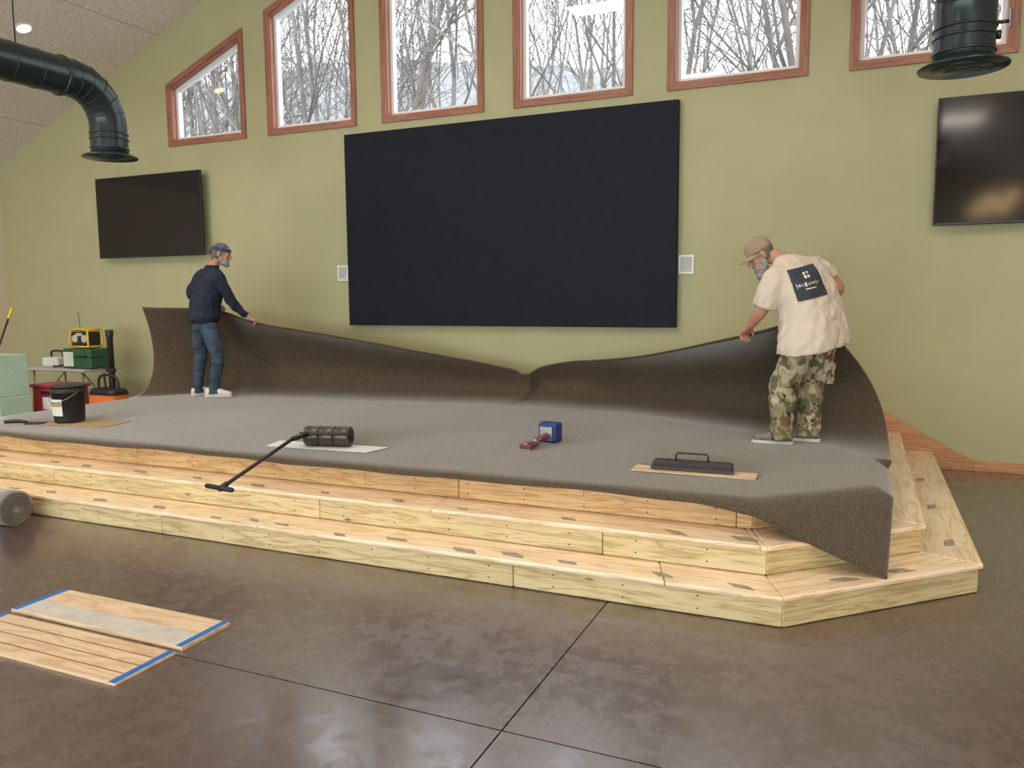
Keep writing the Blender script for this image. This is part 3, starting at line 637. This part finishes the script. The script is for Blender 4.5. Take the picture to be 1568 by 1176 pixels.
def head(e,c,fwd,up,style):
    F=V(fwd).normalized(); U=V(up); U=(U-F*U.dot(F)).normalized(); Lf=U.cross(F)
    M=Matrix(((F.x,Lf.x,U.x,c[0]),(F.y,Lf.y,U.y,c[1]),(F.z,Lf.z,U.z,c[2]),(0,0,0,1)))
    bm=bmesh.new()
    for cc,r in (((-.005,0,.03),(.098,.077,.092)),((.028,0,-.045),(.066,.058,.075)),((.062,0,-.098),(.026,.026,.02)),((.078,0,.034),(.018,.052,.012)),
                 ((.062,.036,-.022),(.026,.022,.024)),((.062,-.036,-.022),(.026,.022,.024)),((.090,0,-.060),(.010,.024,.006)),((.088,0,-.072),(.010,.020,.006)),
                 ((-.010,.084,-.002),(.020,.009,.034)),((-.010,-.084,-.002),(.020,.009,.034)),((-.004,.088,.014),(.022,.006,.016)),((-.004,-.088,.014),(.022,.006,.016)),((.112,0,-.026),(.013,.016,.010))): ell(bm,cc,r,M)
    tube(bm,[M@V((.088,0,.028)),M@V((.104,0,.0)),M@V((.117,0,-.022))],[.009,.011,.012],10,sub=3,rnd=True)
    remesh(mk('head',bm,M_skin,e,True),.0045,2)
    for s in (-1,1):
        bm=bmesh.new(); ell(bm,(.078,s*.031,.012),(.0150,.0155,.0115),M); o=mk('eye_%d'%(1 if s<0 else 2),bm,M_eye,e,True)
        bm=bmesh.new(); ell(bm,(.0905,s*.031,.011),(.004,.0065,.0065),M); mk('iris_%d'%(1 if s<0 else 2),bm,M_iris,e,True)
        bm=bmesh.new(); tube(bm,[M@V((.094,s*.014,.032)),M@V((.095,s*.032,.037)),M@V((.082,s*.052,.030))],[.004,.005,.003],8); mk('eyebrow_%d'%(1 if s<0 else 2),bm,M_beard,e,True)
        bm=bmesh.new(); ell(bm,(.079,s*.031,.018),(.0165,.018,.010),M); mk('eyelid_%d'%(1 if s<0 else 2),bm,M_skin,e,True)
    bm=bmesh.new()
    if style=='band': B=[((.045,0,-.085),(.058,.062,.045)),((.075,0,-.105),(.035,.04,.035)),((.09,.018,-.048),(.014,.022,.009)),((.09,-.018,-.048),(.014,.022,.009)),((.012,.058,-.045),(.03,.016,.045)),((.012,-.058,-.045),(.03,.016,.045))]
    else: B=[((.045,0,-.09),(.06,.064,.05)),((.07,0,-.14),(.042,.048,.062)),((.075,0,-.19),(.026,.032,.045)),((.09,.018,-.048),(.014,.024,.010)),((.09,-.018,-.048),(.014,.024,.010)),((.012,.058,-.045),(.03,.018,.05)),((.012,-.058,-.045),(.03,.018,.05))]
    for cc,r in B: ell(bm,cc,r,M)
    remesh(mk('beard',bm,M_beard,e,True),.005,1,.014,.02)
    bm=bmesh.new()
    H=[((-.016,0,.042),(.100,.086,.092)),((-.060,0,-.02),(.052,.066,.07)),((-.03,.066,.0),(.03,.018,.045)),((-.03,-.066,.0),(.03,.018,.045)),((-.075,0,-.07),(.035,.05,.05))]
    if style=='cap': H=[((-.03,0,.02),(.085,.084,.07)),((-.065,0,-.04),(.045,.062,.075)),((-.085,0,-.09),(.028,.04,.06)),((-.03,.068,-.01),(.028,.016,.045)),((-.03,-.068,-.01),(.028,.016,.045))]
    for cc,r in H: ell(bm,cc,r,M)
    remesh(mk('hair',bm,M_hair,e,True),.006,1,.018,.018)
    bm=bmesh.new()
    if style=='band':
        loft(bm,[[M@p for p in ring((-.006,0,z),(rx,0,0),(0,ry,0),32)] for z,rx,ry in ((.038,.098,.082),(.040,.106,.091),(.057,.108,.093),(.074,.105,.090),(.076,.09,.08))])
        ell(bm,(-.115,0,.05),(.02,.02,.016),M)
        tube(bm,[M@V((-.115,.01,.045)),M@V((-.14,.02,.01)),M@V((-.135,.03,-.03))],[(.012,.004),(.015,.004),(.01,.003)],8)
        mk('bandana',bm,M_band,e,True)
    else:
        loft(bm,[[M@p for p in ring((-.008,0,z),(rx,0,0),(0,ry,0),32)] for z,rx,ry in ((.030,.108,.090),(.045,.110,.093),(.075,.108,.090),(.105,.096,.080),(.128,.074,.062),(.142,.045,.038),(.148,.012,.01))])
        ell(bm,(-.008,0,.150),(.008,.008,.005),M)
        n=12
        rows=[]
        for a in range(6):
            s=a/5; row=[]
            for k in range(n+1):
                t=(k/n-.5)*2; ang=t*1.15
                x0=.108*math.cos(ang)-.008; y0=.090*math.sin(ang)
                ext=.075*math.sqrt(max(0,1-abs(t)**2.5))
                row.append(M@V((x0+ext*s,y0*(1-.08*s),.040-.012*s-.22*y0*y0/.09-.006*s*s)))
            rows.append(row)
        va=[[bm.verts.new(p) for p in r] for r in rows]; dn=-U*.004
        vb=[[bm.verts.new(p+dn) for p in r] for r in rows]
        for a in range(5):
            for k in range(n):
                bm.faces.new((va[a][k],va[a][k+1],va[a+1][k+1],va[a+1][k])); bm.faces.new((vb[a][k],vb[a+1][k],vb[a+1][k+1],vb[a][k+1]))
        for k in range(n): bm.faces.new((va[5][k],va[5][k+1],vb[5][k+1],vb[5][k]))
        mk('baseball_cap',bm,M_cap,e,True)
def tors(bm,secs,n=28):
    c=spline([V(s[0]) for s in secs],4); a=spline([V(s[1]) for s in secs],4); b=spline([V(s[2]) for s in secs],4)
    loft(bm,[ring(c[i],a[i],b[i],n,2.4) for i in range(len(c))])

YAW=math.radians(23.72)
# ---- man holding the left part of the carpet
e=empty('man',(-7.19,-1.42,.533),YAW)
f=V((.67,.74,0)); r=V((.74,-.67,0)); f2=V((.80,.60,0)); r2=V((.60,-.80,0))
bm=bmesh.new()
S=lambda c,w,d,rr=r,ff=f,tz=0:(c,rr*w+V((0,0,tz)),ff*d)
tors(bm,[S((.02,0,.88),.19,.14,r2,f2),S((.02,0,.91),.205,.155,r2,f2),S((.025,0,.95),.222,.168,r2,f2),S((.04,0,1.06),.205,.158),S((.075,0,1.22),.218,.152),S((.105,0,1.36),.228,.142),S((.12,0,1.45),.205,.112),S((.135,.0,1.515),.12,.082),S((.158,0,1.565),.073,.070)])
tube(bm,[(.22,-.10,1.445),(.262,-.13,1.42),(.33,-.11,1.27),(.385,-.07,1.13),(.46,-.01,1.03),(.525,.03,.965)],[.078,.078,.067,.060,.050,.038],14)
tube(bm,[(.02,.10,1.455),(-.035,.13,1.43),(-.12,.14,1.32),(-.18,.17,1.22),(-.09,.27,1.13),(.0,.36,1.085)],[.078,.078,.067,.060,.050,.038],14)
remesh(mk('sweatshirt',bm,M_navy,e,True),.010,3,.030,.12,2,((.5,.5,1.5),(.5,.2,0)))
bm=bmesh.new()
tors(bm,[((.02,0,.99),r2*.15,f2*.115),((.02,0,.93),r2*.165,f2*.125),((.02,0,.86),r2*.17,f2*.13),((.02,0,.80),r2*.15,f2*.115)])
tube(bm,[(-.045,.06,.90),(-.055,.08,.80),(-.075,.115,.64),(-.085,.13,.48),(-.115,.11,.30),(-.125,.10,.18),(-.13,.09,.12),(-.13,.09,.08),(-.13,.09,.045)],[.09,.102,.090,.075,.068,.062,.070,.062,.070],16)
tube(bm,[(.09,-.07,.90),(.11,-.085,.80),(.165,-.10,.64),(.205,-.10,.48),(.175,-.09,.30),(.15,-.085,.18),(.14,-.08,.12),(.135,-.08,.08),(.135,-.08,.045)],[.09,.102,.090,.075,.068,.062,.070,.062,.070],16)
remesh(mk('jeans',bm,M_denim,e,True),.009,2,.026,.10,2,((1.3,1.3,.45),(.25,.2,0)))
bm=bmesh.new(); tube(bm,[(.135,0,1.50),(.17,0,1.57),(.225,0,1.64)],[.064,.060,.058],14); remesh(mk('neck',bm,M_skin,e,True),.007,2)
head(e,(.27,.0,1.69),(.96,.05,-.22),(.2,0,1),'band')
bm=bmesh.new(); tube(bm,[(.47,-.005,1.02),(.54,.03,.955)],[.032,.027],12,sub=2); hand(bm,(.545,.03,.952),(.80,.05,-.45),(.1,1,.1),(40,45,35)); remesh(mk('hand_right',bm,M_skin,e,True),.0034,1)
bm=bmesh.new(); tube(bm,[(-.03,.33,1.10),(.01,.37,1.08)],[.032,.027],12,sub=2); hand(bm,(.02,.375,1.075),(.6,.7,.0),(.7,-.6,0),(40,45,35)); remesh(mk('hand_left',bm,M_skin,e,True),.0034,1)
foot(e,'shoe_left',(-.12,.09),(.75,.66),M_shoe,M_sole); foot(e,'shoe_right',(.12,-.08),(.98,.05),M_shoe,M_sole,.31)

# ---- man holding the right part
e=empty('man',(-.45,-2.07,.533),YAW)
f=V((-.57,.82,0)); r=V((.82,.57,0)); ft=V((-.55,.80,-.2))
bm=bmesh.new()
Q=lambda c,w,d,tz=0,ff=f:(c,r*w+V((0,0,tz)),ff*d)
tors(bm,[Q((.105,-.07,.76),.315,.215,.06),Q((.105,-.07,.84),.30,.21,.05),Q((.10,-.04,.97),.268,.21,.03),Q((.085,.0,1.10),.255,.205,.02),Q((.06,.05,1.24),.265,.18,.03,ft),Q((.02,.09,1.35),.25,.148,.04,ft),Q((-.02,.12,1.42),.18,.108,.03,ft),Q((-.065,.145,1.46),.088,.083,0,ft)])
tube(bm,[(.13,.15,1.37),(.21,.19,1.37),(.275,.20,1.34),(.325,.19,1.285)],[.09,.090,.082,.075],14)
tube(bm,[(-.10,.02,1.32),(-.18,-.02,1.28),(-.23,-.02,1.18),(-.265,-.01,1.06)],[.09,.097,.092,.088],14)
tee=remesh(mk('t_shirt',bm,M_tee,e,True),.011,3,.042,.12,2,((.6,.6,1.7),(.1,.55,0)))
bm=bmesh.new()
tors(bm,[((.10,-.07,.98),r*.19,f*.16),((.10,-.07,.90),r*.20,f*.17),((.095,-.07,.82),r*.21,f*.175),((.09,-.07,.76),r*.18,f*.15)])
tube(bm,[(.01,-.12,.86),(-.01,-.12,.74),(-.07,-.08,.58),(-.11,-.04,.45),(-.115,-.05,.28),(-.12,-.06,.17),(-.12,-.06,.12),(-.12,-.06,.08),(-.12,-.06,.045)],[.11,.122,.112,.102,.094,.086,.094,.082,.088],16)
tube(bm,[(.17,-.02,.86),(.18,.0,.74),(.175,.05,.58),(.16,.09,.45),(.145,.07,.28),(.135,.055,.17),(.13,.05,.12),(.13,.05,.08),(.13,.05,.045)],[.11,.122,.112,.102,.094,.086,.094,.082,.088],16)
for c in ((-.10,-.10,.55),(.235,.0,.56)):
    c=V(c); loft(bm,[ring(c+V((0,0,z)),r*.06,f*.065,14,4) for z in (-.09,-.08,.07,.08)])
remesh(mk('camo_trousers',bm,M_camo,e,True),.010,2,.034,.11,2,((1.3,1.3,.5),(.25,.2,0)))
bm=bmesh.new(); tube(bm,[(-.04,.12,1.40),(-.10,.15,1.45),(-.19,.19,1.47)],[.07,.062,.060],14); remesh(mk('neck',bm,M_skin,e,True),.007,2)
head(e,(-.235,.20,1.475),(-.80,.10,-.48),(-.42,.1,.9),'cap')
bm=bmesh.new(); tube(bm,[(.29,.20,1.32),(.365,.17,1.235),(.375,.18,1.19),(.34,.27,1.10),(.27,.35,1.03)],[.050,.050,.050,.042,.030],14); hand(bm,(.262,.355,1.02),(-.35,.05,-.75),(-.6,-.8,0),(40,45,35)); remesh(mk('arm_right',bm,M_skin,e,True),.0042,1)
bm=bmesh.new(); tube(bm,[(-.25,-.015,1.12),(-.285,.0,1.03),(-.315,.06,.965),(-.335,.115,.91)],[.05,.048,.042,.030],14); hand(bm,(-.338,.122,.905),(-.12,.62,-.45),(.8,.3,0),(45,45,35)); remesh(mk('arm_left',bm,M_skin,e,True),.0042,1)
foot(e,'shoe_left',(-.12,-.05),(-.85,.35),M_shoe2,M_sole,.30); foot(e,'shoe_right',(.13,.05),(-.70,.35),M_shoe2,M_sole,.30)
bm=bmesh.new(); n=14; hw=.122
cpt=V((.02,-.34,1.255)); ux=V((.96,.10,.22)).normalized(); uz=V((-.22,.0,.97)).normalized()
g_=[[bm.verts.new(cpt+ux*(hw*(2*i/n-1))+uz*(hw*(2*j/n-1))) for i in range(n+1)] for j in range(n+1)]
for j in range(n):
    for i in range(n): bm.faces.new((g_[j][i],g_[j][i+1],g_[j+1][i+1],g_[j+1][i]))
lg=mk('back_print',bm,M_logo,e,True)
def wrap(ob,off):
    sw=ob.modifiers.new('w','SHRINKWRAP'); sw.target=tee; sw.wrap_method='PROJECT'; sw.use_project_y=True; sw.use_project_z=False; sw.use_positive_direction=True; sw.use_negative_direction=False; sw.offset=off
wrap(lg,.006)
M_ink=mat('print_ink',(.75,.75,.7),.8)
bm=bmesh.new()
def strip(cx_,cz_,w,h,k=4):
    rows=[[bm.verts.new(cpt+ux*(cx_+w*(i/k-.5))+uz*(cz_+h*(j-.5))) for i in range(k+1)] for j in range(2)]
    for i in range(k): bm.faces.new((rows[0][i],rows[0][i+1],rows[1][i+1],rows[1][i]))
x=-.10
for w,h in ((.006,.034),(.013,.018),(.004,.018),(.004,.018),(.013,.032),(.004,.018),(.006,.022),(.004,.018),(.012,.018),(.005,.018),(.005,.034),(.010,.012)):
    strip(x+w/2,-.01,w,h,1); x+=w+.0085
strip(0.0,-.045,.09,.007); strip(-.012,.045,.018,.022,1); strip(.014,.045,.018,.022,1); strip(-.012,.072,.018,.018,1); strip(.016,.075,.016,.016,1)
wrap(mk('print_lettering',bm,M_ink,e),.009)

# ------------------------------------------------------------------ outdoors
M_bark=mat('bark',(.095,.083,.075),.9,var=.45,scale=1.5)
bm_v=[];bm_f=[]
def seg(p,q,r0,r1,n=4):
    d=(q-p); 
    if d.length<1e-4: return
    d.normalize(); u=d.orthogonal().normalized(); v=d.cross(u); k=len(bm_v)
    for c,r_ in ((p,r0),(q,r1)):
        for i in range(n):
            t=2*math.pi*i/n; bm_v.append(c+u*math.cos(t)*r_+v*math.sin(t)*r_)
    for i in range(n): bm_f.append((k+i,k+(i+1)%n,k+n+(i+1)%n,k+n+i))
def grow(p,d,r,ln,dep,mx):
    ns=6 if dep==0 else 3
    for s in range(ns):
        q=p+d*ln/ns; r1=max(.007,r*(.86 if dep==0 else .78))
        seg(p,q,r,r1,5 if dep==0 else 3)
        if dep<mx:
            nb=2 if dep<1 else (2 if random.random()<.6 else 1)
            if dep==0 and s==0: nb=0
            for _ in range(nb):
                o=d.orthogonal().normalized(); o.rotate(Matrix.Rotation(random.uniform(0,6.28),3,d))
                nd=(d*random.uniform(.5,1.0)+o*random.uniform(.5,.95)+V((0,0,.2))).normalized()
                grow(q,nd,max(.009,r1*random.uniform(.42,.65)),ln*random.uniform(.34,.5)*(.9 if dep==0 else 1.15),dep+1,mx)
        p=q; r=r1
        d=(d+V((random.uniform(-.14,.14),random.uniform(-.12,.12),random.uniform(-.02,.1)))*(1+dep*.9)).normalized()
def hz(x,y): 
    base=max(0,(y-6))*.34*(1+ .35*max(0,min(1,(-x-6)/40)))
    return -.4+base+ .8*noise.noise(V((x*.06,y*.06,0)))
for k in range(190):
    near=k<60
    y=(5+17*random.random()) if near else (22+42*random.random()); w=y+8.6
    x=random.uniform(-1.15*w-1,.28*w+1)
    h=random.uniform(9,13); r0=random.uniform(.06,.14)
    grow(V((x,y,hz(x,y)-.2)),V((random.uniform(-.14,.14),random.uniform(-.1,.1),1)).normalized(),r0,h,0,3 if (near or k%2) else 2)
me=bpy.data.meshes.new('bare_trees'); me.from_pydata([tuple(v) for v in bm_v],[],bm_f); me.materials.append(M_bark)
link(bpy.data.objects.new('bare_trees',me))
bm=bmesh.new(); nx,ny=90,60; gg=[]
for j in range(ny+1):
    y=1.0+64*j/ny; row=[]
    for i in range(nx+1):
        x=-100+140*i/nx; z=hz(x,y)
        if y>40: z+=.6*noise.noise(V((x*.5,y*.3,5)))+.5*noise.noise(V((x*1.7,y,5)))
        row.append(bm.verts.new((x,y,z)))
    gg.append(row)
for j in range(ny):
    for i in range(nx): bm.faces.new((gg[j][i],gg[j][i+1],gg[j+1][i+1],gg[j+1][i]))
mk('wooded_hillside',bm,mat('hill_brush',(.098,.108,.113),.95,var=.35,scale=3),smooth=True)

# ------------------------------------------------------------------ light
w=bpy.data.worlds.new('World'); scene.world=w; w.use_nodes=True; nt=w.node_tree; bg=nt.nodes['Background']
bg.inputs[0].default_value=(.88,.95,1,1); bg.inputs[1].default_value=8.0
def area(name,loc,sz,pw,col,rot=(0,0,0)):
    l=bpy.data.lights.new(name,'AREA'); l.shape='RECTANGLE'; l.size=sz[0]; l.size_y=sz[1]; l.energy=pw; l.color=col
    o=bpy.data.objects.new(name,l); o.location=loc; o.rotation_euler=rot; link(o)
for x in (-9.,-3.9,1.2):
    for y in (-4.5,-9.5): area('room_fill_light',(x,y,5.0 if abs(x+3.9)>1 else 6.5),(1.6,.5),85,(1,.90,.76))  # unseen area lights added overhead to fill the room
for x in (-8.5,.7): area('ceiling_fill_light',(x,-8,3.9),(.3,5),85,(1,.92,.82),(math.pi,0,0))  # added up-facing lights, no fixture, to brighten the ceiling

# ------------------------------------------------------------------ camera
yaw,pit,rol=math.radians(23.724),math.radians(6.314),math.radians(-.473)
fw=V((-math.sin(yaw)*math.cos(pit),math.cos(yaw)*math.cos(pit),-math.sin(pit))); rt=V((math.cos(yaw),math.sin(yaw),0)); up=rt.cross(fw)
R_=rt*math.cos(rol)+up*math.sin(rol); U_=-rt*math.sin(rol)+up*math.cos(rol)
cd=bpy.data.cameras.new('camera'); cd.sensor_width=36; cd.lens=36*1212.6/1568; cd.clip_end=300
co=bpy.data.objects.new('camera',cd); co.matrix_world=Matrix(((R_.x,U_.x,-fw.x,0),(R_.y,U_.y,-fw.y,-8.61),(R_.z,U_.z,-fw.z,1.7),(0,0,0,1)))
link(co); scene.camera=co
